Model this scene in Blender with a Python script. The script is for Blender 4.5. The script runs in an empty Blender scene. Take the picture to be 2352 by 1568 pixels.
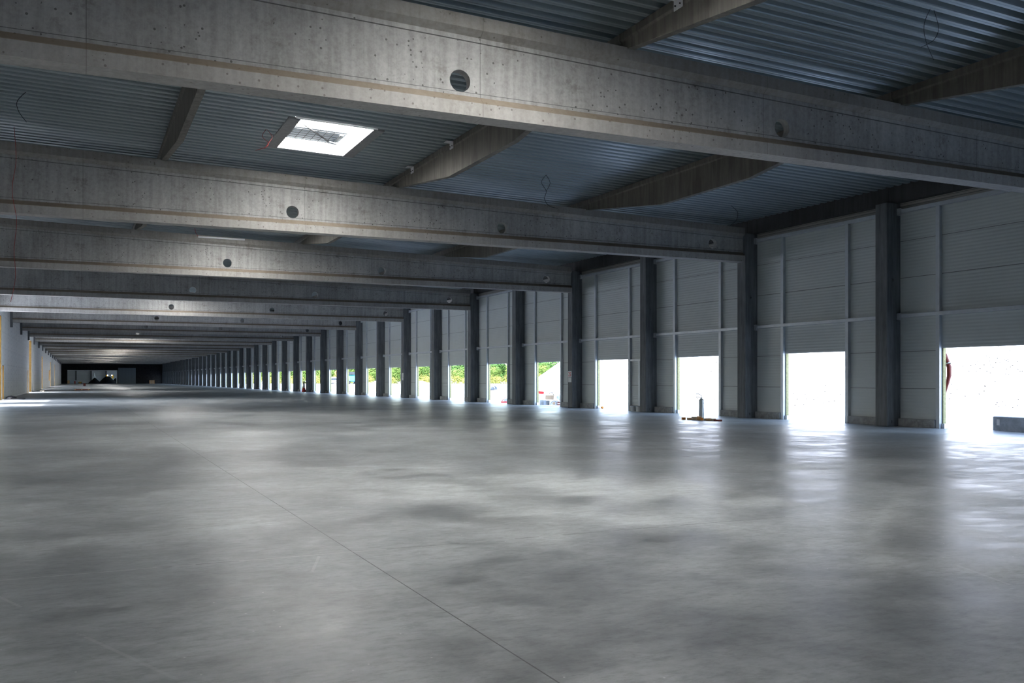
import bpy, bmesh, math, random
from mathutils import Vector, Matrix, noise
random.seed(7)
C = bpy.context.scene.collection
sc = bpy.context.scene
PI = math.pi

# ------------------------------------------------------------------ camera
FPX, YAW, Y0, H = 2124.3, 0.43738, 869.6, 1.3155
cd = bpy.data.cameras.new('camera'); cam = bpy.data.objects.new('camera', cd); C.objects.link(cam)
cd.sensor_width = 36.0; cd.lens = FPX / 2352 * 36.0
cd.shift_y = (Y0 - 784) / 2352.0
cd.clip_start = 0.05; cd.clip_end = 2000
cam.location = (0, 0, H); cam.rotation_euler = (PI / 2, 0, -YAW)
sc.camera = cam

# ------------------------------------------------------------------ world, sun, exposure
w = bpy.data.worlds.new('world'); sc.world = w; w.use_nodes = True
nt = w.node_tree; nt.nodes.clear()
sky = nt.nodes.new('ShaderNodeTexSky'); sky.sky_type = 'NISHITA'; sky.sun_disc = False
sky.sun_elevation = math.radians(62); sky.sun_rotation = math.radians(-90)
sky.air_density = 1.2; sky.dust_density = 2.0
bg = nt.nodes.new('ShaderNodeBackground'); bg.inputs['Strength'].default_value = 2.0
wo = nt.nodes.new('ShaderNodeOutputWorld')
hs = nt.nodes.new('ShaderNodeHueSaturation'); hs.inputs['Saturation'].default_value = 0.9
nt.links.new(sky.outputs[0], hs.inputs['Color']); nt.links.new(hs.outputs[0], bg.inputs[0]); nt.links.new(bg.outputs[0], wo.inputs[0])
sd = bpy.data.lights.new('sun', 'SUN'); sd.energy = 9.0; sd.angle = math.radians(0.6); sd.color = (1.0, 0.97, 0.93)
sun = bpy.data.objects.new('sun', sd); C.objects.link(sun)
sun.rotation_euler = Vector((0.50, 0.03, -0.87)).to_track_quat('-Z', 'Y').to_euler()
sun.location = (-30, 20, 60)
vs = sc.view_settings
vs.view_transform = 'Standard'; vs.look = 'None'; vs.gamma = 1.0; vs.use_curve_mapping = False
vs.exposure = -0.32
SKYLIGHT_E = 94.0

# ------------------------------------------------------------------ node helpers
def newmat(name):
    m = bpy.data.materials.new(name); m.use_nodes = True
    nt = m.node_tree; b = nt.nodes['Principled BSDF']
    return m, nt, b
def N(nt, t, **kw):
    n = nt.nodes.new(t)
    for k, v in kw.items():
        if k in n.inputs: n.inputs[k].default_value = v
        else: setattr(n, k, v)
    return n
def L(nt, a, b): nt.links.new(a, b)
def coords(nt, kind='Object', scale=(1, 1, 1)):
    tc = N(nt, 'ShaderNodeTexCoord'); mp = N(nt, 'ShaderNodeMapping')
    mp.inputs['Scale'].default_value = scale
    L(nt, tc.outputs[kind], mp.inputs[0]); return mp.outputs[0]
def ramp(nt, src, stops):
    r = N(nt, 'ShaderNodeValToRGB'); e = r.color_ramp.elements
    while len(e) < len(stops): e.new(0.5)
    for i, (p, c) in enumerate(stops):
        e[i].position = p; e[i].color = c if len(c) == 4 else (*c, 1)
    L(nt, src, r.inputs[0]); return r.outputs[0]
def g(v): return (v, v, v, 1)
def mixc(nt, fac, a, b, mode='MIX'):
    m = N(nt, 'ShaderNodeMix', data_type='RGBA', blend_type=mode)
    for inp, v in ((m.inputs[0], fac), (m.inputs[6], a), (m.inputs[7], b)):
        if hasattr(v, 'links') or hasattr(v, 'is_output') and v.is_output: L(nt, v, inp)
        else: inp.default_value = v
    return m.outputs[2]
def math_(nt, op, a, b=None, c=None):
    m = N(nt, 'ShaderNodeMath', operation=op)
    for i, v in enumerate((a, b, c)):
        if v is None: continue
        if isinstance(v, (int, float)): m.inputs[i].default_value = v
        else: L(nt, v, m.inputs[i])
    return m.outputs[0]
def tex(nt, vec, scale, detail=4, rough=0.55, dist=0.0):
    of = N(nt, 'ShaderNodeVectorMath', operation='ADD'); L(nt, vec, of.inputs[0]); of.inputs[1].default_value = (0.371, 0.217, 0.613)
    n = N(nt, 'ShaderNodeTexNoise'); L(nt, of.outputs[0], n.inputs['Vector'])
    n.inputs['Scale'].default_value = scale; n.inputs['Detail'].default_value = detail
    n.inputs['Roughness'].default_value = rough; n.inputs['Distortion'].default_value = dist
    return n.outputs['Fac']
def bump(nt, b, h, s=0.3, d=0.02):
    bp = N(nt, 'ShaderNodeBump'); bp.inputs['Strength'].default_value = s; bp.inputs['Distance'].default_value = d
    L(nt, h, bp.inputs['Height']); L(nt, bp.outputs[0], b.inputs['Normal'])
def simple(name, col, rough=0.6, metal=0.0, var=0.12, scale=6.0, emit=None):
    m, nt, b = newmat(name)
    n = tex(nt, coords(nt), scale)
    c0 = tuple(max(0, x * (1 - var)) for x in col); c1 = tuple(min(1, x * (1 + var)) for x in col)
    L(nt, ramp(nt, n, [(0.3, c0), (0.7, c1)]), b.inputs['Base Color'])
    b.inputs['Roughness'].default_value = rough; b.inputs['Metallic'].default_value = metal
    if emit:
        b.inputs['Emission Color'].default_value = (*emit[0], 1); b.inputs['Emission Strength'].default_value = emit[1]
    return m
def line_at(nt, sock, pos, width):     # 1 on a thin line at coordinate pos
    d = math_(nt, 'ABSOLUTE', math_(nt, 'SUBTRACT', sock, pos))
    return math_(nt, 'LESS_THAN', d, width)

# ------------------------------------------------------------------ materials
SL_ = 0.0247
def mat_beam():
    m, nt, b = newmat('precast concrete')
    v = coords(nt)
    big = tex(nt, v, 0.6, 5, 0.6)
    streak = tex(nt, coords(nt, scale=(9, 9, 0.5)), 1.0, 4, 0.6)
    fine = tex(nt, v, 14, 5, 0.7)
    c = ramp(nt, big, [(0.35, (0.25, 0.24, 0.22)), (0.65, (0.44, 0.43, 0.40))])
    c = mixc(nt, 0.28, c, ramp(nt, streak, [(0.38, g(0.18)), (0.62, g(0.52))]))
    c = mixc(nt, 0.2, c, ramp(nt, fine, [(0.35, g(0.2)), (0.6, g(0.6))]))
    # bug holes: sparse dark pits
    vo = N(nt, 'ShaderNodeTexVoronoi'); L(nt, v, vo.inputs['Vector']); vo.inputs['Scale'].default_value = 9.0
    pit = math_(nt, 'MULTIPLY', math_(nt, 'LESS_THAN', vo.outputs['Distance'], 0.15),
                math_(nt, 'GREATER_THAN', tex(nt, v, 0.9, 4, 0.7), 0.50))
    c = mixc(nt, math_(nt, 'MULTIPLY', pit, 0.75), c, (0.06, 0.055, 0.05, 1))
    # formwork joints every 5.4 m
    sep = N(nt, 'ShaderNodeSeparateXYZ'); L(nt, v, sep.inputs[0])
    md = math_(nt, 'MODULO', math_(nt, 'ADD', sep.outputs[0], 53.93), 5.4)
    j = math_(nt, 'LESS_THAN', md, 0.012)
    c = mixc(nt, math_(nt, 'MULTIPLY', j, 0.6), c, (0.08, 0.08, 0.08, 1))
    zt = math_(nt, 'ADD', sep.outputs[2], math_(nt, 'MULTIPLY', sep.outputs[0], SL_))
    ln = math_(nt, 'MAXIMUM', line_at(nt, zt, 6.503, 0.007), line_at(nt, sep.outputs[2], 5.603, 0.006))
    c = mixc(nt, math_(nt, 'MULTIPLY', ln, 0.8), c, (0.05, 0.05, 0.05, 1))
    blot = ramp(nt, tex(nt, v, 2.2, 5, 0.75), [(0.58, g(1)), (0.70, (0.55, 0.53, 0.50))])
    c = mixc(nt, 0.7, c, blot, 'MULTIPLY')
    # tan band on the flange shoulder, thin form-edge lines
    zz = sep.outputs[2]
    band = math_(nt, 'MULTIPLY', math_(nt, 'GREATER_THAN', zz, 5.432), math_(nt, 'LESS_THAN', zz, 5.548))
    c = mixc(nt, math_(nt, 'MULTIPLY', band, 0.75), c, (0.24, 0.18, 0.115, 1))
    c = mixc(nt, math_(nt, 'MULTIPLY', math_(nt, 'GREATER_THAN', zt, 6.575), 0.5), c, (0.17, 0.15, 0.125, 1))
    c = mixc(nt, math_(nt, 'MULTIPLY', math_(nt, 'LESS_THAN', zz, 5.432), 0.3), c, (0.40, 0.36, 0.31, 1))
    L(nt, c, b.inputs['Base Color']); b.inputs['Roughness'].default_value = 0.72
    bump(nt, b, math_(nt, 'SUBTRACT', fine, pit), 0.25, 0.01)
    return m
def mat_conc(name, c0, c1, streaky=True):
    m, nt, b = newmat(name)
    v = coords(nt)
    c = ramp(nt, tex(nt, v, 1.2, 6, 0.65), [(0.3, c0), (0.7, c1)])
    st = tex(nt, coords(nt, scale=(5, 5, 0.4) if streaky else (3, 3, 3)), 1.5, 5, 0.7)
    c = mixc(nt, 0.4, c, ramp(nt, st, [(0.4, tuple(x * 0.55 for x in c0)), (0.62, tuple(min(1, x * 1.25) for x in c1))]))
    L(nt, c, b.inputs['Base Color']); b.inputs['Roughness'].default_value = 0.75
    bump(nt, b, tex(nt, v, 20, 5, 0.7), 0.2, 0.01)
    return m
def mat_floor():
    m, nt, b = newmat('power-trowelled concrete floor')
    v = coords(nt)
    n1 = tex(nt, v, 0.30, 6, 0.6, 0.3); n2 = tex(nt, v, 1.0, 6, 0.62, 0.4); n3 = tex(nt, v, 9, 4, 0.6); n4 = tex(nt, coords(nt, scale=(1, 1.8, 1)), 2.4, 6, 0.7, 0.3)
    c = ramp(nt, n1, [(0.38, (0.255, 0.275, 0.285)), (0.5, (0.36, 0.382, 0.39)), (0.62, (0.46, 0.482, 0.485))])
    c = mixc(nt, 1.0, c, ramp(nt, n2, [(0.37, g(0.58)), (0.5, g(0.94)), (0.62, g(1.14))]), 'MULTIPLY')
    c = mixc(nt, 1.0, c, ramp(nt, n4, [(0.36, g(0.70)), (0.52, g(1.0)), (0.64, g(1.08))]), 'MULTIPLY')
    n5 = tex(nt, coords(nt, scale=(1, 2.2, 1)), 9.0, 7, 0.75, 0.2)
    c = mixc(nt, 1.0, c, ramp(nt, n5, [(0.36, g(0.74)), (0.5, g(1.0)), (0.64, g(1.10))]), 'MULTIPLY')
    c = mixc(nt, 0.10, c, ramp(nt, n3, [(0.35, g(0.15)), (0.65, g(0.6))]))
    sep = N(nt, 'ShaderNodeSeparateXYZ'); L(nt, v, sep.inputs[0])
    X, Y = sep.outputs[0], sep.outputs[1]
    wob = math_(nt, 'MULTIPLY', math_(nt, 'SUBTRACT', tex(nt, v, 0.5, 2), 0.5), 0.02)
    saw = line_at(nt, X, 1.88, 0.0045)
    c = mixc(nt, math_(nt, 'MULTIPLY', saw, 0.85), c, (0.03, 0.03, 0.03, 1))
    saw2 = line_at(nt, X, 14.6, 0.02)
    c = mixc(nt, math_(nt, 'MULTIPLY', saw2, 0.55), c, (0.10, 0.11, 0.12, 1))
    md = math_(nt, 'MODULO', math_(nt, 'ADD', math_(nt, 'ADD', Y, wob), 53.12), 12.0)
    cr = math_(nt, 'LESS_THAN', md, 0.014)
    gate = math_(nt, 'GREATER_THAN', tex(nt, v, 1.1, 3), 0.5)
    c = mixc(nt, math_(nt, 'MULTIPLY', cr, 0.55), c, (0.55, 0.56, 0.55, 1))
    c = mixc(nt, math_(nt, 'MULTIPLY', math_(nt, 'MULTIPLY', cr, gate), 0.9), c, (0.08, 0.08, 0.08, 1))
    # faint scuff arcs and scratches
    vo = N(nt, 'ShaderNodeTexVoronoi'); vo.voronoi_dimensions = '2D'; vo.feature = 'DISTANCE_TO_EDGE'; L(nt, coords(nt, scale=(0.25, 0.11, 1)), vo.inputs['Vector']); vo.inputs['Scale'].default_value = 1.0
    sc_ = math_(nt, 'MULTIPLY', math_(nt, 'LESS_THAN', vo.outputs[0], 0.0022), math_(nt, 'GREATER_THAN', n2, 0.52))
    c = mixc(nt, math_(nt, 'MULTIPLY', sc_, 0.22), c, (0.62, 0.63, 0.62, 1))
    # small bits of grit
    vp = N(nt, 'ShaderNodeTexVoronoi'); vp.voronoi_dimensions = '2D'; L(nt, v, vp.inputs['Vector']); vp.inputs['Scale'].default_value = 2.2
    gr = math_(nt, 'MULTIPLY', math_(nt, 'LESS_THAN', vp.outputs['Distance'], 0.012), math_(nt, 'GREATER_THAN', n1, 0.5))
    c = mixc(nt, math_(nt, 'MULTIPLY', gr, 0.8), c, (0.7, 0.7, 0.68, 1))
    L(nt, c, b.inputs['Base Color'])
    r = ramp(nt, n2, [(0.38, g(0.29)), (0.62, g(0.52))])
    r = mixc(nt, 0.5, r, ramp(nt, n4, [(0.38, g(0.29)), (0.62, g(0.48))]))
    L(nt, r, b.inputs['Roughness']); b.inputs['Specular IOR Level'].default_value = 0.6
    bump(nt, b, math_(nt, 'ADD', math_(nt, 'MULTIPLY', n2, 1.6), math_(nt, 'ADD', n4, math_(nt, 'MULTIPLY', n3, 0.3))), 0.12, 0.012)
    return m
def mat_panel(name, col, seam=1.02, off=0.02, rib=True, axis=2, rough=0.45):
    m, nt, b = newmat(name)
    v = coords(nt); sep = N(nt, 'ShaderNodeSeparateXYZ'); L(nt, v, sep.inputs[0])
    z = sep.outputs[axis]
    md = math_(nt, 'MODULO', math_(nt, 'ADD', z, 102 * seam - off), seam)
    s = math_(nt, 'LESS_THAN', md, 0.016)
    n = tex(nt, v, 0.5, 4)
    c = ramp(nt, n, [(0.3, tuple(x * 0.94 for x in col)), (0.7, tuple(min(1, x * 1.04) for x in col))])
    c = mixc(nt, math_(nt, 'MULTIPLY', s, 0.75), c, (0.05, 0.055, 0.06, 1))
    L(nt, c, b.inputs['Base Color']); b.inputs['Roughness'].default_value = rough
    if rib:
        w_ = math_(nt, 'SINE', math_(nt, 'MULTIPLY', z, 2 * PI / 0.09))
        bump(nt, b, math_(nt, 'ADD', w_, math_(nt, 'MULTIPLY', n, 2)), 0.25, 0.006)
    return m
def mat_foil():
    m, nt, b = newmat('white membrane wall lining')
    v = coords(nt); sep = N(nt, 'ShaderNodeSeparateXYZ'); L(nt, v, sep.inputs[0])
    c = ramp(nt, tex(nt, coords(nt, scale=(1, 0.5, 2)), 1.0, 5, 0.6), [(0.3, (0.82, 0.82, 0.80)), (0.7, (0.92, 0.92, 0.90))])
    md = math_(nt, 'MODULO', math_(nt, 'ADD', sep.outputs[1], 100.0), 3.0)
    s = math_(nt, 'LESS_THAN', md, 0.22)
    dots = math_(nt, 'LESS_THAN', math_(nt, 'MODULO', math_(nt, 'ADD', sep.outputs[2], 10), 0.3), 0.2)
    c = mixc(nt, math_(nt, 'MULTIPLY', s, 0.8), c, (0.55, 0.56, 0.56, 1))
    c = mixc(nt, math_(nt, 'MULTIPLY', math_(nt, 'MULTIPLY', math_(nt, 'LESS_THAN', md, 0.22), dots), 0.8), c, (0.97, 0.97, 0.95, 1))
    hz = math_(nt, 'LESS_THAN', math_(nt, 'MODULO', math_(nt, 'ADD', sep.outputs[2], 10.03), 1.02), 0.02)
    c = mixc(nt, math_(nt, 'MULTIPLY', hz, 0.4), c, (0.4, 0.42, 0.44, 1))
    L(nt, c, b.inputs['Base Color']); b.inputs['Roughness'].default_value = 0.5
    return m
def mat_gravel(name, c0, c1, specks=False):
    m, nt, b = newmat(name)
    v = coords(nt)
    c = ramp(nt, tex(nt, v, 2.0, 8, 0.7), [(0.3, c0), (0.7, c1)])
    if specks:
        vo = N(nt, 'ShaderNodeTexVoronoi'); L(nt, v, vo.inputs['Vector']); vo.inputs['Scale'].default_value = 5.0
        f = math_(nt, 'MULTIPLY', math_(nt, 'LESS_THAN', vo.outputs['Distance'], 0.2), math_(nt, 'GREATER_THAN', tex(nt, v, 0.22, 5, 0.75), 0.5))
        c = mixc(nt, f, c, (0.035, 0.032, 0.03, 1))
    L(nt, c, b.inputs['Base Color']); b.inputs['Roughness'].default_value = 0.95
    b.inputs['Specular IOR Level'].default_value = 0.1
    return m

M = {}
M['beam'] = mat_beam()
M['purlin'] = mat_conc('purlin concrete', (0.10, 0.092, 0.08), (0.17, 0.16, 0.14))
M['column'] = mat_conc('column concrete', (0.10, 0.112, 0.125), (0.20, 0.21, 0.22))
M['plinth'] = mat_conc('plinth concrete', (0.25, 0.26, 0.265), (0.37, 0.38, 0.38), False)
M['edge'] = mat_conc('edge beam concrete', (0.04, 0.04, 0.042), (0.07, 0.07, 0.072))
M['floor'] = mat_floor()
M['panel'] = mat_panel('sandwich panel', (0.60, 0.64, 0.63))
M['strip'] = mat_panel('ribbed eaves sheet', (0.44, 0.43, 0.41), 0.075, 0.0, False)
M['gatepanel'] = mat_panel('far gate sheet', (0.5, 0.51, 0.53), 1.2, 0, True)
M['farclad'] = mat_panel('far cladding', (0.14, 0.175, 0.20), 0.8, 0, False, 0)
M['foil'] = mat_foil()
M['steel'] = simple('grey painted steel', (0.60, 0.64, 0.68), 0.4, 0.2, 0.06)
M['galv'] = simple('galvanised steel', (0.62, 0.65, 0.68), 0.35, 0.6, 0.1)
M['white'] = simple('white painted metal', (0.80, 0.81, 0.82), 0.45, 0, 0.04)
M['trimmer'] = simple('dull grey steel channel', (0.24, 0.245, 0.25), 0.55, 0.3, 0.15, 12)
M['wool'] = simple('yellow mineral wool edge', (0.40, 0.38, 0.20), 0.95, 0, 0.25, 30)
M['woolbrown'] = simple('ochre insulation edge', (0.10, 0.052, 0.006), 0.95, 0, 0.2, 5)
M['black'] = simple('black rubber', (0.015, 0.015, 0.017), 0.6)
M['darkhole'] = simple('dark recess', (0.02, 0.02, 0.022), 0.9)
M['red'] = simple('red paint', (0.62, 0.03, 0.03), 0.45)
M['redhose'] = simple('red brown hose', (0.20, 0.03, 0.02), 0.45)
M['redwire'] = simple('red wire insulation', (0.35, 0.03, 0.02), 0.5)
M['orange'] = simple('orange paint', (0.90, 0.32, 0.05), 0.5)
M['yellow'] = simple('yellow paint', (0.78, 0.45, 0.03), 0.45)
M['wood'] = simple('raw timber', (0.70, 0.42, 0.20), 0.8, 0, 0.3, 8)
M['palewood'] = simple('pale timber', (0.74, 0.62, 0.46), 0.8, 0, 0.2, 8)
M['card'] = simple('brown cardboard', (0.50, 0.36, 0.24), 0.85, 0, 0.15, 3)
M['bag'] = simple('pale woven sack', (0.68, 0.74, 0.80), 0.7, 0, 0.15, 5)
M['carpaint'] = simple('silver blue car paint', (0.45, 0.52, 0.60), 0.3, 0.5, 0.05)
M['teal'] = simple('teal paint', (0.08, 0.38, 0.42), 0.4)
M['glass'] = simple('dark glass', (0.04, 0.05, 0.06), 0.1)
M['blockc'] = mat_conc('pale blue grey block', (0.36, 0.40, 0.45), (0.46, 0.50, 0.55), False)
M['gravel'] = mat_gravel('white gravel', (0.74, 0.76, 0.79), (0.84, 0.85, 0.87))
M['mound'] = mat_gravel('white gravel with dark stones', (0.74, 0.755, 0.78), (0.84, 0.845, 0.86), True)
M['sand'] = mat_gravel('brown sand', (0.42, 0.32, 0.25), (0.58, 0.45, 0.35))
M['silhouette'] = mat_gravel('black soil', (0.010, 0.010, 0.011), (0.03, 0.03, 0.03))  # near-black stands in for shade on the far piles and end wall
M['bark'] = simple('bark', (0.16, 0.12, 0.08), 0.9, 0, 0.3, 3)
M['lamp'] = simple('lit lamp', (1, 0.95, 0.85), 0.5, 0, 0, 1, ((1.0, 0.93, 0.8), 6))
def mat_deck():
    m, nt, b = newmat('galvanised roof deck')
    v = coords(nt); sep = N(nt, 'ShaderNodeSeparateXYZ'); L(nt, v, sep.inputs[0])
    n = tex(nt, coords(nt, scale=(0.15, 1.5, 1)), 1.5, 4)
    c = ramp(nt, n, [(0.35, (0.27, 0.325, 0.345)), (0.65, (0.35, 0.405, 0.425))])
    L(nt, c, b.inputs['Base Color']); b.inputs['Metallic'].default_value = 0.35
    L(nt, ramp(nt, tex(nt, v, 0.7, 4), [(0.35, g(0.31)), (0.65, g(0.42))]), b.inputs['Roughness'])
    return m
M['deck'] = mat_deck()
def mat_pane():
    m, nt, b = newmat('opal skylight sheet, daylit')
    v = coords(nt); sep = N(nt, 'ShaderNodeSeparateXYZ'); L(nt, v, sep.inputs[0])
    w_ = math_(nt, 'SINE', math_(nt, 'MULTIPLY', sep.outputs[1], 2 * PI / 0.11))
    c = ramp(nt, math_(nt, 'MULTIPLY_ADD', w_, 0.5, 0.5), [(0.0, (0.84, 0.83, 0.80)), (1.0, (1.0, 0.99, 0.975))])
    L(nt, c, b.inputs['Base Color']); L(nt, c, b.inputs['Emission Color'])
    b.inputs['Emission Strength'].default_value = SKYLIGHT_E
    return m
M['pane'] = mat_pane()
M['tint'] = mat_panel('added grey glowing ribbed sheet', (0.30, 0.34, 0.38), 0.07, 0.0, False, 1)
M['tint'].node_tree.nodes['Principled BSDF'].inputs['Emission Color'].default_value = (0.42, 0.50, 0.58, 1)
M['tint'].node_tree.nodes['Principled BSDF'].inputs['Emission Strength'].default_value = 0.30  # weak grey glow imitates daylight in the pane centre
def mat_leaf(name, c0, c1):
    m, nt, b = newmat(name)
    n = tex(nt, coords(nt), 0.6, 4, 0.7)
    L(nt, ramp(nt, n, [(0.35, c0), (0.65, c1)]), b.inputs['Base Color'])
    b.inputs['Roughness'].default_value = 0.7; b.inputs['Specular IOR Level'].default_value = 0.2
    return m
M['leaf_dark'] = mat_leaf('dark leaves', (0.02, 0.06, 0.03), (0.06, 0.13, 0.05))
M['leaf_mid'] = mat_leaf('mid green leaves', (0.04, 0.11, 0.02), (0.10, 0.20, 0.04))
M['leaf_pale'] = mat_leaf('pale green leaves', (0.09, 0.17, 0.03), (0.20, 0.27, 0.06))
M['leaf_yellow'] = mat_leaf('yellow green weeds', (0.28, 0.24, 0.05), (0.24, 0.28, 0.07))

# ------------------------------------------------------------------ mesh helpers
def box(bm, x0, x1, y0, y1, z0, z1, rot=None):
    vs_ = [bm.verts.new((x, y, z)) for x in (x0, x1) for y in (y0, y1) for z in (z0, z1)]
    for f in ((0, 1, 3, 2), (4, 6, 7, 5), (0, 4, 5, 1), (2, 3, 7, 6), (0, 2, 6, 4), (1, 5, 7, 3)):
        bm.faces.new([vs_[i] for i in f])
    if rot:
        c = Vector(((x0 + x1) / 2, (y0 + y1) / 2, (z0 + z1) / 2))
        bmesh.ops.rotate(bm, verts=vs_, cent=c, matrix=rot)
    return vs_
def cyl(bm, p0, p1, r0, r1=None, n=12, caps=True):
    p0, p1 = Vector(p0), Vector(p1); r1 = r0 if r1 is None else r1
    q = (p1 - p0).to_track_quat('Z', 'Y')
    a = [bm.verts.new(p0 + q @ Vector((r0 * math.cos(2 * PI * i / n), r0 * math.sin(2 * PI * i / n), 0))) for i in range(n)]
    b = [bm.verts.new(p1 + q @ Vector((r1 * math.cos(2 * PI * i / n), r1 * math.sin(2 * PI * i / n), 0))) for i in range(n)]
    for i in range(n): bm.faces.new((a[i], a[(i + 1) % n], b[(i + 1) % n], b[i]))
    if caps: bm.faces.new(a[::-1]); bm.faces.new(b)
def tube(bm, pts, r, n=6):
    pts = [Vector(p) for p in pts]; rings = []; q = None
    for k, p in enumerate(pts):
        d = (pts[min(k + 1, len(pts) - 1)] - pts[max(k - 1, 0)]).normalized()
        q = d.to_track_quat('Z', 'Y') if q is None else (q @ Vector((0, 0, 1))).rotation_difference(d) @ q; rr = r[k] if isinstance(r, (list, tuple)) else r
        rings.append([bm.verts.new(p + q @ Vector((rr * math.cos(2 * PI * i / n), rr * math.sin(2 * PI * i / n), 0))) for i in range(n)])
    for a, b in zip(rings, rings[1:]):
        for i in range(n): bm.faces.new((a[i], a[(i + 1) % n], b[(i + 1) % n], b[i]))
    bm.faces.new(rings[0][::-1]); bm.faces.new(rings[-1])
def ball(bm, c, r, sub=2, sq=(1, 1, 1)):
    bmesh.ops.create_icosphere(bm, subdivisions=sub, radius=r, matrix=Matrix.Translation(c) @ Matrix.Diagonal((*sq, 1)))
def prism(bm, prof, y0, y1):            # profile in (x,z) extruded along y
    a = [bm.verts.new((x, y0, z)) for x, z in prof]; b = [bm.verts.new((x, y1, z)) for x, z in prof]
    n = len(prof)
    for i in range(n): bm.faces.new((a[i], a[(i + 1) % n], b[(i + 1) % n], b[i]))
    bm.faces.new(a[::-1]); bm.faces.new(b)
def obj(name, bm, mat, parent=None, bevel=0.0, smooth=False):
    bmesh.ops.recalc_face_normals(bm, faces=bm.faces)
    me = bpy.data.meshes.new(name); bm.to_mesh(me); bm.free()
    if smooth:
        for p in me.polygons: p.use_smooth = True
    o = bpy.data.objects.new(name, me); C.objects.link(o)
    o.data.materials.append(M[mat] if isinstance(mat, str) else mat)
    if parent is not None: o.parent = parent
    if bevel:
        md = o.modifiers.new('bevel', 'BEVEL'); md.width = bevel; md.segments = 2; md.limit_method = 'ANGLE'
    return o
def tag(o, label, cat, group=None, kind=None):
    o['label'] = label; o['category'] = cat
    if group: o['group'] = group
    if kind: o['kind'] = kind
    return o
def thing(name, label, cat, loc=(0, 0, 0), group=None, rz=0):
    o = bpy.data.objects.new(name, None); C.objects.link(o); o.location = loc; o.rotation_euler = (0, 0, rz)
    o.empty_display_size = 0.2
    return tag(o, label, cat, group)
def struct(name, bm, mat, bevel=0):
    o = obj(name, bm, mat, None, bevel); o['kind'] = 'structure'; return o
KIDS = {}
def copy_tree(o, parent=None):
    c = o.copy(); C.objects.link(c); c.parent = parent
    for ch in [x for x in list(C.objects) if x.parent == o]: copy_tree(ch, c)
    return c
def dup(root, loc, label, rz=None, scale=None):
    kids = KIDS.get(root.name)
    if kids is None:
        kids = [x for x in C.objects if x.parent == root]
        kids = [(k, [y for y in C.objects if y.parent == k]) for k in kids]; KIDS[root.name] = kids
    r = root.copy(); C.objects.link(r); r.location = loc
    if rz is not None: r.rotation_euler = (0, 0, rz)
    if scale is not None: r.scale = scale
    if label: r['label'] = label
    for k, sub in kids:
        c = k.copy(); C.objects.link(c); c.parent = r
        for s in sub:
            d = s.copy(); C.objects.link(d); d.parent = c
    return r
def apply_bool(o, cutters):
    for c in cutters:
        md = o.modifiers.new('cut', 'BOOLEAN'); md.operation = 'DIFFERENCE'; md.solver = 'EXACT'; md.object = c
    dg = bpy.context.evaluated_depsgraph_get()
    me = bpy.data.meshes.new_from_object(o.evaluated_get(dg))
    o.modifiers.clear(); old = o.data; o.data = me; me.name = old.name
    for c in cutters: bpy.data.objects.remove(c, do_unlink=True)
ONES = ['', 'first', 'second', 'third', 'fourth', 'fifth', 'sixth', 'seventh', 'eighth', 'ninth', 'tenth', 'eleventh', 'twelfth',
        'thirteenth', 'fourteenth', 'fifteenth', 'sixteenth', 'seventeenth', 'eighteenth', 'nineteenth']
def nth(n):
    if n < 20: return ONES[n]
    t = {2: 'twent', 3: 'thirt', 4: 'fort', 5: 'fift'}[n // 10]
    return t + 'ieth' if n % 10 == 0 else t + 'y-' + ONES[n % 10]

# ------------------------------------------------------------------ layout numbers
XW = 20.70            # inner face of right wall panels
XC = 20.18            # inner face of the columns
XL = -4.36             # left wall
YB0 = 12.73           # near face of the first girder / column
NBAY = 43
YEND = YB0 + 6 * NBAY - 0.4      # 270.3
YBACK = -35.0
SL = 0.0247
def deckz(x): return 7.14 - SL * x
def beamtop(x): return 6.86 - SL * x
SKY_X = (4.30, 6.15)
SKY_BAYS = [0, 1, 2, 4, 8, 11, 12, 13, 15, 17, 19]     # skylight stands just in front of girder k

# ------------------------------------------------------------------ floor and ground
bm = bmesh.new(); box(bm, XL - 0.25, XW + 0.14, YBACK, 330, -0.2, 0.0); struct('floor', bm, 'floor')
bm = bmesh.new(); box(bm, XW + 0.14, 500, -200, 600, -0.3, -0.015)
tag(obj('gravel_yard', bm, 'gravel'), 'white sunlit gravel yard outside the row of doorways', 'ground', kind='structure')
bm = bmesh.new(); box(bm, -300, XL - 0.25, -200, 600, -0.3, -0.015)
tag(obj('gravel_yard', bm, 'gravel'), 'gravel ground outside the tall openings of the left wall', 'ground', kind='structure')

# ------------------------------------------------------------------ right wall (sandwich panels with doorways)
bm = bmesh.new()
DO, DW, DH = 1.98, 2.65, 2.13
for i in range(-8, NBAY):
    y = YB0 + 6 * i
    box(bm, XW, XW + 0.1, y, y + DO, 0, 6.15)
    box(bm, XW, XW + 0.1, y + DO + DW, y + 6, 0, 6.15)
    box(bm, XW, XW + 0.1, y + DO, y + DO + DW, DH, 6.15)
box(bm, XW, XW + 0.1, YB0 + 6 * NBAY - 0.4, 271, 0, 6.15)
struct('wall_right', bm, 'panel')
bm = bmesh.new(); box(bm, XW - 0.02, XW + 0.2, YBACK, 271, 6.003, 6.186)
o = struct('trim_1', bm, 'strip'); o['label'] = 'ribbed sheet strip under the dark edge beam'
bm = bmesh.new(); box(bm, XW, XW + 0.2, YBACK, 271, 6.15, 7.2); struct('wall_eaves', bm, 'edge')

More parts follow.
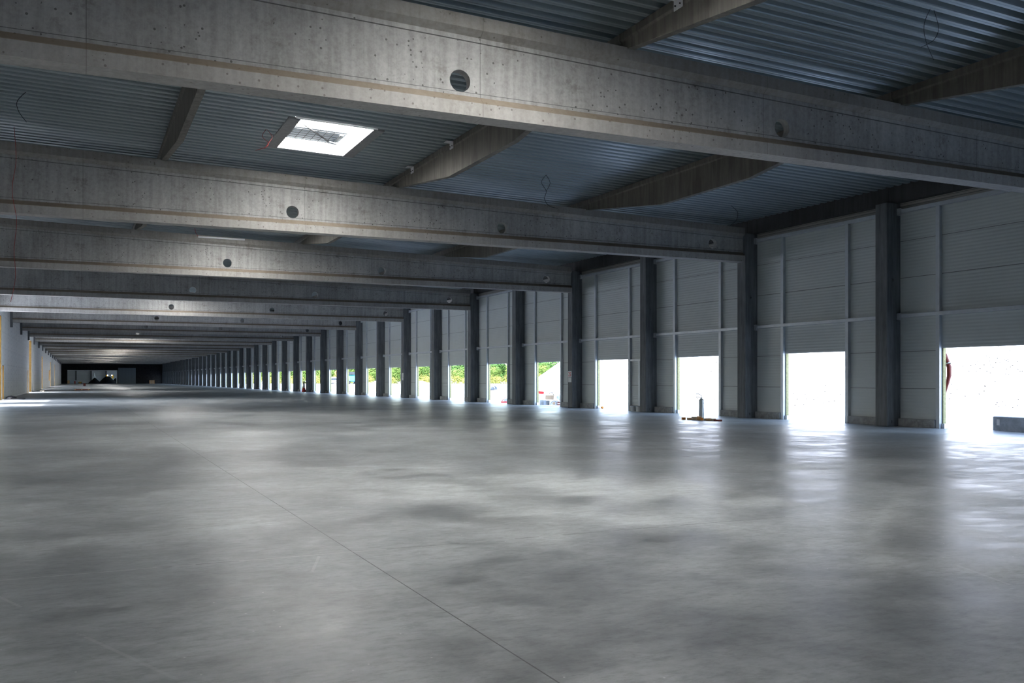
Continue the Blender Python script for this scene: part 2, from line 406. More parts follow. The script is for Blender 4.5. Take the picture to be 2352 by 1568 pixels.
# ------------------------------------------------------------------ left wall with tall openings
ops = [(49.8, 54.6, 0, 5.19), (58.0, 64.9, 0, 5.19), (65.6, 67.0, 0, 2.16), (99.5, 104.2, 0, 5.1), (96.6, 97.6, 0, 2.1), (131.8, 134.8, 0, 4.2),
       (162.5, 167.5, 1.0, 2.7), (169.5, 173.0, 0, 4.1), (198, 201, 0, 4.1)]
ops.sort()
bm = bmesh.new(); y = YBACK
for a, b_, z0, z1 in ops:
    box(bm, XL - 0.25, XL, y, a, 0, 7.3)
    box(bm, XL - 0.25, XL, a, b_, z1, 7.3)
    if z0 > 0: box(bm, XL - 0.25, XL, a, b_, 0, z0)
    y = b_
box(bm, XL - 0.25, XL, y, 330, 0, 7.3)
struct('wall_left', bm, 'foil')
tn = 2
for a, b_, z0, z1 in ops:
    bm = bmesh.new()
    box(bm, XL - 0.24, XL - 0.003, b_ - 0.03, b_ - 0.001, z0 + 0.001, z1 - 0.03)
    box(bm, XL - 0.24, XL - 0.003, a + 0.001, b_ - 0.001, z1 - 0.03, z1 - 0.001)
    o = struct('trim_%d' % tn, bm, 'woolbrown'); tn += 1

# ------------------------------------------------------------------ end walls
bm = bmesh.new(); box(bm, XL - 0.25, XW + 0.1, YBACK - 0.2, YBACK, 0, 7.3); struct('wall_back', bm, 'panel')
bm = bmesh.new()
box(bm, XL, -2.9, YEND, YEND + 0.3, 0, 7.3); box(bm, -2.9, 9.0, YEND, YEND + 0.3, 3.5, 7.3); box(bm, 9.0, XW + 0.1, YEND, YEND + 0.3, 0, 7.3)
struct('wall_end', bm, 'silhouette')  # near-black wall colour stands in for the unlit void here
bm = bmesh.new()
box(bm, -2.9, 9.2, YEND - 0.08, YEND - 0.002, 3.45, 3.62); box(bm, 9.0, 9.2, YEND - 0.08, YEND - 0.002, 0, 3.45)
o = struct('trim_%d' % tn, bm, 'white'); tn += 1; o['label'] = 'pale frame round the wide gateway at the far end'
bm = bmesh.new(); box(bm, 9.4, 13.8, YEND - 0.12, YEND - 0.002, 0, 4.25)
tag(obj('cladding_sheet', bm, 'farclad'), 'blue grey upright ribbed sheeting right of the far gateway', 'wall sheet')
bm = bmesh.new(); box(bm, XL, XW, 312, 312.2, 0.9, 7.3); box(bm, XL, XW, 311.8, 312.2, 0, 0.9)
struct('wall_far', bm, 'gatepanel')
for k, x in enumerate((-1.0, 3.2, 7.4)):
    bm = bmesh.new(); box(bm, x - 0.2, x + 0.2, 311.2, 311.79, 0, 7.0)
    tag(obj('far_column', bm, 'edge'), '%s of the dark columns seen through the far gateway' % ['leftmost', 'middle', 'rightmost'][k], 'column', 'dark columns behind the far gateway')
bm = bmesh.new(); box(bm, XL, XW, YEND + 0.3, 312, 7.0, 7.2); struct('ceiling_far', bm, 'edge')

# ------------------------------------------------------------------ corrugated roof deck
def deck(x0, x1, gaps=()):
    bm = bmesh.new(); p = 0.28; y = YBACK; prev = None
    while y < YEND:
        for dy, dz in ((0, 0), (0.05, 0), (0.06, 0.012), (0.07, 0), (0.12, 0), (0.128, 0.018), (0.16, 0.15), (0.24, 0.15), (0.272, 0.018)):
            yy = y + dy
            if any(a < yy < b for a, b in gaps): prev = None; continue
            cur = (bm.verts.new((x0, yy, deckz(x0) + dz)), bm.verts.new((x1, yy, deckz(x1) + dz)))
            if prev: bm.faces.new((prev[0], prev[1], cur[1], cur[0]))
            prev = cur
        y += p
    return bm
def sky_y(k):
    yb = YB0 + 12 * k; return yb - 4.35, yb - 1.65
gaps = [sky_y(k) for k in SKY_BAYS]
bm = deck(XL - 0.2, SKY_X[0]); bm2 = deck(SKY_X[0], SKY_X[1], gaps); bm3 = deck(SKY_X[1], XW - 0.245)
for b2 in (bm2, bm3):
    me = bpy.data.meshes.new('tmp'); b2.to_mesh(me); bm.from_mesh(me); b2.free()
struct('ceiling', bm, 'deck')
bm = bmesh.new()                       # roof build-up above the deck
def slab(x0, x1, y0, y1):
    v = box(bm, x0, x1, y0, y1, 0, 1)
    for q in v: q.co.z = deckz(q.co.x) + (0.17 if q.co.z < 0.5 else 0.30)
slab(XL - 0.25, SKY_X[0] - 0.02, YBACK, YEND); slab(SKY_X[1] + 0.02, XW + 0.4, YBACK, YEND)
y = YBACK
for a, b_ in gaps: slab(SKY_X[0] - 0.02, SKY_X[1] + 0.02, y, a - 0.15); y = b_ + 0.15
slab(SKY_X[0] - 0.02, SKY_X[1] + 0.02, y, YEND)
struct('ceiling_roof', bm, 'white')

# ------------------------------------------------------------------ girders
def ring(bm, x, tz):
    h, o = 0.19, 0.085
    zs = [(-h, 5.23), (-h, 5.44), (-h + 0.105, 5.545), (-h + 0.105, 5.60), (-h + 0.115, 5.605), (-h + 0.115, tz - 0.36), (-h + 0.105, tz - 0.355), (-h + 0.105, tz - 0.28), (-h, tz - 0.20), (-h, tz)]
    pts = zs + [(-a, z) for a, z in zs[::-1]]
    return [bm.verts.new((x, a + 0.19, z)) for a, z in pts]
bm = bmesh.new()
xs = [-4.2, XC - 0.005]; R = [ring(bm, x, beamtop(x)) for x in xs]
n = len(R[0])
for i in range(n): bm.faces.new((R[0][i], R[0][(i + 1) % n], R[1][(i + 1) % n], R[1][i]))
bm.faces.new(R[0][::-1]); bm.faces.new(R[1])
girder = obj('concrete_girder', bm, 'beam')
cut = []
for hx in (5.15, 11.3, 18.93):
    b2 = bmesh.new(); cyl(b2, (hx, -0.5, 5.765), (hx, 1.0, 5.765), 0.165, n=40); cut.append(obj('cut', b2, 'beam'))
apply_bool(girder, cut)
NG = 22
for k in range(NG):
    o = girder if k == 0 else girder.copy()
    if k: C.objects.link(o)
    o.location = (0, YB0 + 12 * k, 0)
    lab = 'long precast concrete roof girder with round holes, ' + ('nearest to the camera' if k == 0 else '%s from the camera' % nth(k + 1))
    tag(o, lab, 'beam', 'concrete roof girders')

# ------------------------------------------------------------------ purlins between the girders
def purlin_mesh(X, k):
    """fish-bellied purlin, length along y from the girder to the next"""
    yb = YB0 + 12 * (k - 1)
    zt = deckz(X) - 0.004; ze = beamtop(X) + 0.003; zm = 6.16 - 0.03 * (X - 8)
    y0, y1 = yb + 0.195, yb + 12 + 0.185
    L0 = [(y0, ze), (yb + 4.4, zm), (yb + 8.0, zm), (y1, ze)]
    bm = bmesh.new()
    w0, w1 = 0.10, 0.07
    for (a, za), (b_, zb) in zip(L0, L0[1:]):
        prof = lambda z: [(-w0, zt), (-w0, zt - 0.12), (-w1, zt - 0.15), (-w1, z), (w1, z), (w1, zt - 0.15), (w0, zt - 0.12), (w0, zt)]
        A = [bm.verts.new((x, a, z)) for x, z in prof(za)]; B = [bm.verts.new((x, b_, z)) for x, z in prof(zb)]
        m = len(A)
        for i in range(m): bm.faces.new((A[i], A[(i + 1) % m], B[(i + 1) % m], B[i]))
        if a == y0: bm.faces.new(A[::-1])
        if b_ == y1: bm.faces.new(B)
    bmesh.ops.remove_doubles(bm, verts=bm.verts, dist=1e-4)
    return bm
PX = (1.93, 8.08, 14.14)
side = ['left', 'middle', 'right']
protos = []
for q, X in enumerate(PX):
    t = thing('roof_purlin', '', 'beam', (X, 0, 0), 'fish-bellied purlins between the girders')
    bm = purlin_mesh(X, 1)
    for v in bm.verts: v.co.y -= YB0 - 12 + 12
    obj('purlin_web', bm, 'purlin', t, 0.006)
    protos.append(t)
for k in range(0, 12):
    for q, X in enumerate(PX):
        yb = YB0 + 12 * (k - 1)
        place = ('in front of the nearest roof girder' if k == 0 else 'between the %s and %s roof girders' % (nth(k), nth(k + 1)))
        lab = '%s of three dark purlins %s' % (side[q], place)
        if k == 0:
            r = protos[q]; r.location = (X, yb, 0); r['label'] = lab
        else: dup(protos[q], (X, yb, 0), lab)
def purlin_bracket(X, y, where):
    t = thing('fixing_bracket', 'small pale metal bracket on the purlin, ' + where, 'bracket', (X - 0.10, y, deckz(X) - 0.08), 'pale brackets on the purlins')
    bm = bmesh.new(); box(bm, -0.012, 0, -0.11, 0.11, -0.11, 0.05); box(bm, -0.16, 0, -0.11, 0.11, 0.04, 0.052)
    obj('bracket_plate', bm, 'white', t)
    for s in (-1, 1):
        bm = bmesh.new(); cyl(bm, (-0.03, s * 0.06, -0.05), (-0.01, s * 0.06, -0.05), 0.012, n=8); obj('bolt', bm, 'darkhole', t)
purlin_bracket(PX[1], 23.28, 'the one nearer the second girder')
purlin_bracket(PX[1], 20.43, 'the one under the nearest girder side')
purlin_bracket(PX[1], 11.28, 'above the top edge of the nearest girder')

# ------------------------------------------------------------------ skylights
def make_skylight(label):
    x0, x1 = SKY_X; y0, y1 = -4.35, -1.65      # relative to the girder face
    t = thing('roof_skylight', label, 'skylight', (0, YB0, 0), 'square skylights in the roof deck')
    def slope(bm):
        for v in bm.verts: v.co.z += -SL * v.co.x
        return bm
    for s, (a, b_) in enumerate(((x0 - 0.16, x0 + 0.10), (x1 - 0.10, x1 + 0.16))):
        bm = bmesh.new(); box(bm, a, b_, y0 - 0.02, y1 + 0.02, 7.105, 7.15)
        obj('trimmer_channel', slope(bm), 'trimmer', t)
    bm = bmesh.new()
    for a, b_, c, d in ((x0 + 0.06, x0 + 0.10, y0, y1), (x1 - 0.10, x1 - 0.06, y0, y1), (x0, x1, y0 - 0.04, y0), (x0, x1, y1, y1 + 0.04)):
        box(bm, a, b_, c, d, 7.12, 7.37)
    obj('curb_lining', slope(bm), 'white', t)
    bm = bmesh.new(); box(bm, x0 - 0.1, x1 + 0.1, y0 - 0.12, y1 + 0.12, 7.38, 7.41)
    obj('opal_pane', slope(bm), 'pane', t)
    bm = bmesh.new(); box(bm, x0 + 0.11, x1 - 0.32, y0 + 1.35, y0 + 2.45, 7.33, 7.36)
    obj('added_grey_sheet', slope(bm), 'tint', t)  # added sheet, greys the middle of the overbright pane
    bm = bmesh.new()
    k = x0 + 0.25
    while k < x1 - 0.12: box(bm, k - 0.004, k + 0.004, y0, y1, 7.286, 7.294); k += 0.19
    k = y0 + 0.2
    while k < y1: box(bm, x0 + 0.1, x1 - 0.1, k - 0.004, k + 0.004, 7.286, 7.294); k += 0.19
    obj('safety_mesh', slope(bm), 'black', t)
    bm = bmesh.new(); tube(bm, [(x0 + 0.35, y0 + 1.0, 7.32), (x1 - 0.62, y0 + 2.0, 7.24)], 0.018)
    a = obj('opener_arm', slope(bm), 'black', t)
    bm = bmesh.new(); cyl(bm, (x1 - 0.66, y0 + 1.96, 7.24), (x1 - 0.42, y0 + 2.14, 7.27), 0.05); box(bm, x1 - 0.50, x1 - 0.42, y0 + 1.4, y0 + 2.1, 7.27, 7.31)
    obj('opener_motor', slope(bm), 'galv', a)
    return t
sk = make_skylight('')
first = True
for k in SKY_BAYS:
    lab = ('bright roof skylight in front of the nearest girder' if k == 0 else
           'bright rectangular skylight with wire mesh between the first and second girders' if k == 1 else
           'bright roof skylight just in front of the %s girder' % nth(k + 1) if k > 0 else
           'bright roof skylight over the floor behind the camera, bay %s' % {-1: 'closest', -2: 'next', -3: 'farthest'}[k])
    if first: sk.location = (0, YB0 + 12 * k, 0); sk['label'] = lab; first = False
    else: dup(sk, (0, YB0 + 12 * k, 0), lab)

# ------------------------------------------------------------------ columns of the right wall
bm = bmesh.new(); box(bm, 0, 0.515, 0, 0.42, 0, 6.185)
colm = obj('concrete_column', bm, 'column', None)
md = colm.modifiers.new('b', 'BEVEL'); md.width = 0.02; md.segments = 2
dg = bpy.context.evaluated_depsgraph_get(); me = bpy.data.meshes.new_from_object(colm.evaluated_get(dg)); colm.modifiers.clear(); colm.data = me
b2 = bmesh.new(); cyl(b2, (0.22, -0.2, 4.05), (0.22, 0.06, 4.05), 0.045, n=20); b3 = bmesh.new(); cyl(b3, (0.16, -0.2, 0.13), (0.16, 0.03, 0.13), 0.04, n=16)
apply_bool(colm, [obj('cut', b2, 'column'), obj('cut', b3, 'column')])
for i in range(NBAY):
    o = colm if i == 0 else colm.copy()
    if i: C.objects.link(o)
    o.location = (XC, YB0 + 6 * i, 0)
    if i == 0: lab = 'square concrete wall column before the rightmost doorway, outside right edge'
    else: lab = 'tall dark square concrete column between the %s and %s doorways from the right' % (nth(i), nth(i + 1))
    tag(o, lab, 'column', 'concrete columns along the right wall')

# edge beams on the columns
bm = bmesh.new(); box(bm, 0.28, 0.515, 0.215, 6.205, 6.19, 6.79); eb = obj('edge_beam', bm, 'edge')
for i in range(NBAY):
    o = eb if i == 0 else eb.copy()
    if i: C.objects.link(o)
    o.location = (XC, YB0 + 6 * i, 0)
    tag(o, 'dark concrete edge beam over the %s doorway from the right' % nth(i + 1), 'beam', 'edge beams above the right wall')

# steel wall frames, plinth blocks, jambs
def make_frame():
    t = thing('wall_frame', '', 'frame', (XW, YB0, 0), 'steel wall frames around the doorways')
    for y in (DO - 0.13, DO + DW + 0.01):
        bm = bmesh.new()
        box(bm, -0.10, -0.002, y, y + 0.012, 0, 3.0); box(bm, -0.10, -0.088, y, y + 0.12, 0, 3.0); box(bm, -0.10, -0.002, y + 0.108, y + 0.12, 0, 3.0)
        box(bm, -0.10, -0.002, y, y + 0.012, 3.1, 5.93); box(bm, -0.10, -0.088, y, y + 0.12, 3.1, 5.93); box(bm, -0.10, -0.002, y + 0.108, y + 0.12, 3.1, 5.93)
        obj('post', bm, 'steel', t)
    for z0, z1 in ((3.0, 3.1), (5.90, 6.0)):
        bm = bmesh.new(); box(bm, -0.13, -0.002, 0.44, 5.98, z0, z1)
        r = obj('rail', bm, 'steel', t, 0.006)
        bm = bmesh.new(); box(bm, -0.17, -0.131, 5.86, 5.98, z0 - 0.06, z1 + 0.03); box(bm, -0.17, -0.02, 5.975, 5.99, z0 - 0.06, z1 + 0.03)
        obj('rail_bracket', bm, 'galv', r)
    return t
fr = make_frame()
def block_mesh(y0, y1):
    bm = bmesh.new(); box(bm, XW - 0.14, XW - 0.002, y0, y1, 0.0, 0.22); return bm
pbA = obj('plinth_block', block_mesh(DO + DW + 0.14, 5.97), 'plinth', None, 0.008)
pbB = obj('plinth_block', block_mesh(0.45, DO - 0.14), 'plinth', None, 0.008)
bm = bmesh.new(); box(bm, XW - 0.0, XW + 0.1, DO + DW - 0.03, DO + DW - 0.002, 0.13, DH - 0.002)
jb = obj('trim_40', bm, 'wool')
bm = bmesh.new(); box(bm, XW - 0.03, XW + 0.12, DO + DW - 0.09, DO + DW - 0.002, 0.0, 0.13)
ft = obj('jamb_foot', bm, 'galv', jb)
for i in range(NBAY):
    y = YB0 + 6 * i; d = nth(i + 1)
    if i: dup(fr, (XW, y, 0), 'grey steel rails and posts framing the %s doorway from the right' % d)
    else: fr['label'] = 'grey steel rails and posts framing the rightmost doorway'
    for src, s in ((pbA, 'left'), (pbB, 'right')):
        o = src if i == 0 else src.copy()
        if i: C.objects.link(o)
        o.location = (0, y, 0)
        tag(o, 'low grey concrete plinth block, %s side of the %s doorway from the right' % (s, d), 'kerb block', 'plinth blocks along the right wall')
    if i:
        o = jb.copy(); C.objects.link(o); f2 = ft.copy(); C.objects.link(f2); f2.parent = o
    else: o = jb
    o.location = (0, y, 0); o.name = 'trim_%d' % (40 + i); o['kind'] = 'structure'

# left wall column heads under the girder ends
bm = bmesh.new(); box(bm, XL + 0.002, -4.205, 0.04, 0.30, 4.9, 6.9); ch = obj('column_head', bm, 'column')
for k in range(NG):
    o = ch if k == 0 else ch.copy()
    if k: C.objects.link(o)
    o.location = (0, YB0 + 12 * k, 0)
    tag(o, 'grey column head on the white left wall under the %s girder' % nth(k + 1), 'column', 'column heads on the left wall')

# small wall door set beside the fourth doorway: header, post, two white tubs
yb = YB0 + 18
t = thing('side_door_frame', 'narrow steel door frame against the panels right of the fourth doorway', 'door frame', (XW, yb, 0))
bm = bmesh.new(); box(bm, -0.10, -0.002, 0.46, 1.80, 2.04, 2.12); obj('header', bm, 'steel', t)
bm = bmesh.new(); box(bm, -0.10, -0.002, 1.08, 1.20, 0, 2.04); obj('door_post', bm, 'steel', t)
for q, yy in enumerate((31.55, 31.95)):
    t = thing('paint_tub', 'small white plastic tub on the floor, %s of the two by the side door frame' % ['right', 'left'][q], 'bucket', (XW - 0.32, yy, 0), 'white tubs by the side door frame')
    bm = bmesh.new(); cyl(bm, (0, 0, 0), (0, 0, 0.19), 0.10, 0.12, 20); obj('tub', bm, 'white', t)
    bm = bmesh.new(); cyl(bm, (0, 0, 0.19), (0, 0, 0.21), 0.125, 0.125, 20); obj('lid', bm, 'bag', t)

# number plates on the columns
def plate(y, txt, label, z=1.40, cat='sign'):
    t = thing('number_sign', label, cat, (XC - 0.001, y, z))
    bm = bmesh.new(); box(bm, -0.012, 0, -0.16, 0.16, -0.02, 0.26); obj('plate', bm, 'white', t)
    bm = bmesh.new(); box(bm, -0.012, 0, -0.14, 0.14, -0.24, -0.03); obj('lower_plate', bm, 'white', t)
    if txt:
        cu = bpy.data.curves.new('num', 'FONT'); cu.body = txt; cu.size = 0.27; cu.extrude = 0.002; cu.align_x = 'CENTER'
        tmp = bpy.data.objects.new('num', cu); C.objects.link(tmp)
        dg = bpy.context.evaluated_depsgraph_get(); me = bpy.data.meshes.new_from_object(tmp.evaluated_get(dg))
        bpy.data.objects.remove(tmp, do_unlink=True)
        o = bpy.data.objects.new('number', me); C.objects.link(o); o.parent = t; me.materials.clear(); me.materials.append(M['red'])
        o.location = (-0.016, 0, 0.03); o.rotation_euler = (PI / 2, 0, -PI / 2); o.data.name = 'number'
plate(YB0 + 24 + 0.21, '25', 'white plate with the red number 25 on a concrete column')
plate(YB0 + 48 + 0.21, '', 'small blank-looking white plate on the fifth main column along the right wall', 1.45)

# ------------------------------------------------------------------ hanging wires
def wire(label, pts, r=0.006, mat='redwire', cat='cable'):
    bm = bmesh.new()
    # smooth with catmull-rom
    P = [Vector(p) for p in pts]; out = []
    for i in range(len(P) - 1):
        p0, p1, p2, p3 = P[max(i - 1, 0)], P[i], P[i + 1], P[min(i + 2, len(P) - 1)]
        for s in range(8):
            u = s / 8; out.append(0.5 * ((2 * p1) + (p2 - p0) * u + (2 * p0 - 5 * p1 + 4 * p2 - p3) * u * u + (3 * p1 - p0 - 3 * p2 + p3) * u ** 3))
    out.append(P[-1]); tube(bm, out, r)
    return tag(obj('hanging_wire', bm, mat, smooth=True), label, cat, 'loose wires hanging from the roof deck')
wire('long thin red wire hanging down at the far left in front of the second girder', [(-1.38, 24.4, 7.17), (-1.34, 24.4, 6.4), (-1.42, 24.4, 5.7), (-1.33, 24.4, 5.0), (-1.38, 24.4, 4.3), (-1.35, 24.4, 3.7), (-1.45, 24.4, 3.1)], 0.006)
wire('short curved dark wire hanging from the deck at the far left', [(-1.0, 21.3, 7.16), (-1.15, 21.3, 6.95), (-1.12, 21.3, 6.75), (-0.98, 21.3, 6.55)], 0.006, 'black')
wire('red wire loop hanging left of the skylight', [(3.88, 21.6, 7.04), (3.78, 21.55, 6.85), (3.91, 21.5, 6.70), (3.85, 21.5, 6.60), (3.62, 21.5, 6.50)], 0.005)
wire('red wire end crossing the loop left of the skylight', [(3.9, 21.6, 7.03), (4.0, 21.55, 6.86), (3.9, 21.5, 6.68), (3.82, 21.5, 6.56)], 0.005)
wire('thin looped wire hanging between the middle and right purlins', [(11.5, 22.4, 6.86), (11.36, 22.4, 6.65), (11.5, 22.4, 6.42), (11.45, 22.4, 6.2), (11.6, 22.4, 6.02), (11.85, 22.4, 5.98)], 0.006, 'black')
wire('thin wire closing the loop between the middle and right purlins', [(11.5, 22.4, 6.86), (11.62, 22.4, 6.65), (11.5, 22.4, 6.42)], 0.006, 'black')
wire('curved thin wire hanging near the right eaves', [(18.3, 23.1, 6.68), (18.55, 23.1, 6.5), (18.5, 23.1, 6.25), (18.25, 23.1, 6.05)], 0.006, 'black')
wire('dark wire hanging from the deck at the top right, left strand', [(11.55, 9.9, 6.86), (11.42, 9.9, 6.6), (11.46, 9.9, 6.35), (11.62, 9.9, 6.1)], 0.004, 'black')
wire('dark wire hanging from the deck at the top right, right strand', [(11.62, 9.9, 6.86), (11.72, 9.9, 6.6), (11.62, 9.9, 6.4), (11.35, 9.9, 6.25)], 0.004, 'black')

t = thing('light_batten', 'thin white batten lamp fixed high on the third girder', 'lamp', (4.92, YB0 + 24, 6.68))
bm = bmesh.new(); box(bm, -0.86, 0.86, -0.05, -0.002, -0.03, 0.03); o = obj('batten_body', bm, 'white', t); o.rotation_euler = (0, 0.0, 0)
bm = bmesh.new(); tube(bm, [(-0.86, -0.03, 0.02), (-0.95, -0.04, 0.15), (-0.98, -0.04, 0.32)], 0.008); obj('lead', bm, 'redwire', t)
# ------------------------------------------------------------------ pixel helper: floor-plane point at image column u, forward distance D
cs, sn = math.cos(YAW), math.sin(YAW)
def at(u, D):
    k = (u - 1176) / FPX
    return D * (k * cs + sn), D * (cs - k * sn)

# ------------------------------------------------------------------ things at the doorways
t = thing('concrete_barrier', 'pale grey concrete block lying across the rightmost doorway', 'barrier', (XW + 0.34, 13.6, 0))
bm = bmesh.new(); box(bm, -0.15, 0.15, -2.4, 2.42, 0, 0.37); obj('block', bm, 'blockc', t, 0.02)
bm = bmesh.new(); box(bm, -0.156, -0.151, 2.22, 2.30, 0.15, 0.30); tag(obj('tag_plate', bm, 'white', t), 'white tag', '')
wirep = [(XW + 0.16, 17.42, 1.98), (XW + 0.17, 17.36, 1.80), (XW + 0.18, 17.30, 1.62), (XW + 0.18, 17.30, 1.40), (XW + 0.17, 17.36, 1.15), (XW + 0.16, 17.43, 0.85)]
t = thing('drain_hose', 'red brown hose bowed beside the left jamb of the rightmost doorway', 'hose', (0, 0, 0))
bm = bmesh.new(); tube(bm, wirep, [0.05, 0.06, 0.065, 0.06, 0.045, 0.02], 12); obj('hose', bm, 'redhose', t, smooth=True)
bm = bmesh.new(); cyl(bm, (XW + 0.172, 17.335, 1.74), (XW + 0.176, 17.325, 1.71), 0.072, n=14); box(bm, XW + 0.16, XW + 0.19, 17.22, 17.27, 1.71, 1.74); obj('clamp', bm, 'galv', t)
t = thing('tap_post', 'grey standpipe with two hooked arms outside the third doorway', 'standpipe', (*at(1611, 30.6), 0))
bm = bmesh.new(); cyl(bm, (0, 0, 0), (0, 0, 0.62), 0.085, n=20); cyl(bm, (0, 0, 0.62), (0, 0, 0.66), 0.085, 0.03, n=20); obj('pipe', bm, 'galv', t)
for z in (0.70, 0.80):
    bm = bmesh.new(); tube(bm, [(0.03, 0, 0.6), (-0.01, 0, z - 0.03), (-0.05, 0.02, z), (-0.13, 0.05, z + 0.02), (-0.17, 0.06, z + 0.01)], 0.014, 8); obj('hooked_arm', bm, 'carpaint', t)
tim = [(1570, 'orange', .10, .07), (1584, 'wood', .13, .06), (1596, 'palewood', .18, .10), (1606, 'wood', .10, .12), (1612, 'orange', .07, .08), (1620, 'palewood', .14, .06), (1628, 'wood', .18, .07), (1638, 'palewood', .12, .07), (1644, 'redhose', .14, .05), (1652, 'redhose', .12, .05)]
words = ['leftmost', 'second from left', 'third from left', 'fourth from left', 'fifth from left', 'fifth from right', 'fourth from right', 'third from right', 'second from right', 'rightmost']
for q, (u, mt, wd, ht) in enumerate(tim):
    x, y = at(u, 29.9 - (u - 1570) * 0.014)
    bm = bmesh.new(); box(bm, -wd / 2, wd / 2, -0.09, 0.09, 0, ht)
    o = obj('timber_offcut', bm, mt, None, 0.004); o.location = (x, y, -0.015 if x > XW + 0.14 else 0); o.rotation_euler = (0, 0, -0.42 + 0.3 * math.sin(q * 3.1))
    tag(o, 'small timber offcut at the sill of the third doorway, %s of the row' % words[q], 'wood scrap', 'timber offcuts outside the third doorway')
x, y = at(1383.5, 40.6); bm = bmesh.new(); ball(bm, (0, 0, 0.055), 0.065, 3, (1, 1, 0.85)); o = obj('orange_ball', bm, 'orange', smooth=True); o.location = (x, y, 0)
tag(o, 'small orange ball on the ground at the left jamb of the fourth doorway', 'ball')

# building materials behind the fifth doorway
def P(u, D, z=-0.015): x, y = at(u, D); return (x, y, z)
RZ = -YAW
t = thing('mixer_cabinet', 'white cabinet with a round dial and curved hood behind the fifth doorway', 'machine', P(1272, 46.6), rz=RZ)
bm = bmesh.new(); box(bm, -0.19, 0.19, -0.15, 0.15, 0, 0.26); obj('cabinet', bm, 'white', t, 0.01)
bm = bmesh.new(); tube(bm, [(0.15 * math.cos(a), -0.155, 0.04 + 0.17 * math.sin(a)) for a in [PI * k / 12 for k in range(13)]], 0.010); obj('hood_arc', bm, 'glass', t)
bm = bmesh.new(); cyl(bm, (0, -0.17, 0.10), (0, -0.15, 0.10), 0.075, n=20); obj('dial', bm, 'card', t)
t = thing('stone_slab_stack', 'stack of pale stone slabs left of the white cabinet, fifth doorway', 'slab stack', P(1252, 46.9), rz=RZ)
for q, (a, b_) in enumerate(((-0.26, -0.10), (-0.09, 0.06), (0.07, 0.22))):
    bm = bmesh.new(); box(bm, a, b_, -0.15, 0.15, 0, 0.25 - 0.01 * q); obj('slab', bm, ['plinth', 'blockc', 'plinth'][q], t, 0.008)
t = thing('cardboard_box', 'open brown cardboard box on top of the slab stack, fifth doorway', 'box', P(1263, 46.8, 0.262), rz=RZ)
bm = bmesh.new(); box(bm, -0.22, 0.20, -0.14, 0.14, 0, 0.26, Matrix.Rotation(0.06, 3, 'Y')); obj('carton', bm, 'card', t)
bm = bmesh.new(); box(bm, -0.24, 0.16, -0.16, -0.13, 0.20, 0.31, Matrix.Rotation(-0.5, 3, 'X')); obj('flap', bm, 'palewood', t)
bm = bmesh.new(); tube(bm, [(-0.2, -0.1, 0.31), (-0.1, -0.1, 0.28), (0, -0.1, 0.34), (0.12, -0.1, 0.36), (0.22, -0.08, 0.2)], 0.02); obj('strap', bm, 'black', t)
bm = bmesh.new(); ball(bm, (0, 0, 0.13), 0.2, 3, (1.0, 0.8, 0.72)); o = obj('cement_sack', bm, 'bag', smooth=True); o.location = P(1287, 46.4, 0.262); o.rotation_euler = (0, 0, RZ)
tag(o, 'plump blue white sack at the right jamb of the fifth doorway', 'sack')
t = thing('timber_bundle', 'short stacked timber beams with brown ends at the fifth doorway, below the sack', 'timber', P(1286.5, 46.5), rz=RZ)
for z in (0.0, 0.10, 0.2):
    bm = bmesh.new(); box(bm, -0.14, 0.14, -0.2, 0.2, z, z + 0.06); obj('timber', bm, 'redhose' if z < 0.15 else 'palewood', t)
bm = bmesh.new(); box(bm, -0.18, 0.14, -0.12, 0.12, 0.0, 0.14, Matrix.Rotation(0.15, 3, 'Y')); cyl(bm, (-0.22, 0, 0.08), (-0.12, 0, 0.14), 0.05)
t = thing('fuel_canister', 'red canister standing on pale boards at the left jamb of the fifth doorway', 'canister', P(1243, 47.6), rz=RZ)
o = obj('canister', bm, 'red', t, 0.01); o.location = (0, 0, 0.55)
bm = bmesh.new(); box(bm, -0.16, 0.22, -0.12, 0.12, 0, 0.55); obj('board_stand', bm, 'white', t)
# red two-wheeled machine behind the sixth doorway
t = thing('plate_compactor', 'red and grey compactor low behind the sixth doorway', 'machine', P(1159, 51.5), rz=RZ)
bm = bmesh.new(); box(bm, -0.2, 0.22, -0.15, 0.15, 0.0, 0.07); obj('base', bm, 'red', t, 0.01)
bm = bmesh.new(); box(bm, -0.05, 0.18, -0.1, 0.1, 0.07, 0.22, Matrix.Rotation(-0.4, 3, 'Y')); obj('engine', bm, 'galv', t, 0.01)
bm = bmesh.new(); tube(bm, [(-0.16, 0, 0.07), (-0.05, 0, 0.22), (0.12, 0, 0.36)], 0.02); obj('handle', bm, 'red', t)
# red marker post by the thirteenth doorway
t = thing('warning_bollard', 'small red and white bollard seen low in a distant doorway', 'bollard', P(698, 92))
bm = bmesh.new(); cyl(bm, (0, 0, 0), (0, 0, 0.45), 0.24, 0.12, 14); obj('base', bm, 'red', t)
bm = bmesh.new(); cyl(bm, (0, 0, 0.45), (0, 0, 0.7), 0.13, 0.1, 14); obj('collar', bm, 'white', t)
bm = bmesh.new(); cyl(bm, (0, 0, 0.7), (0, 0, 1.0), 0.1, 0.08, 14); obj('top', bm, 'glass', t)

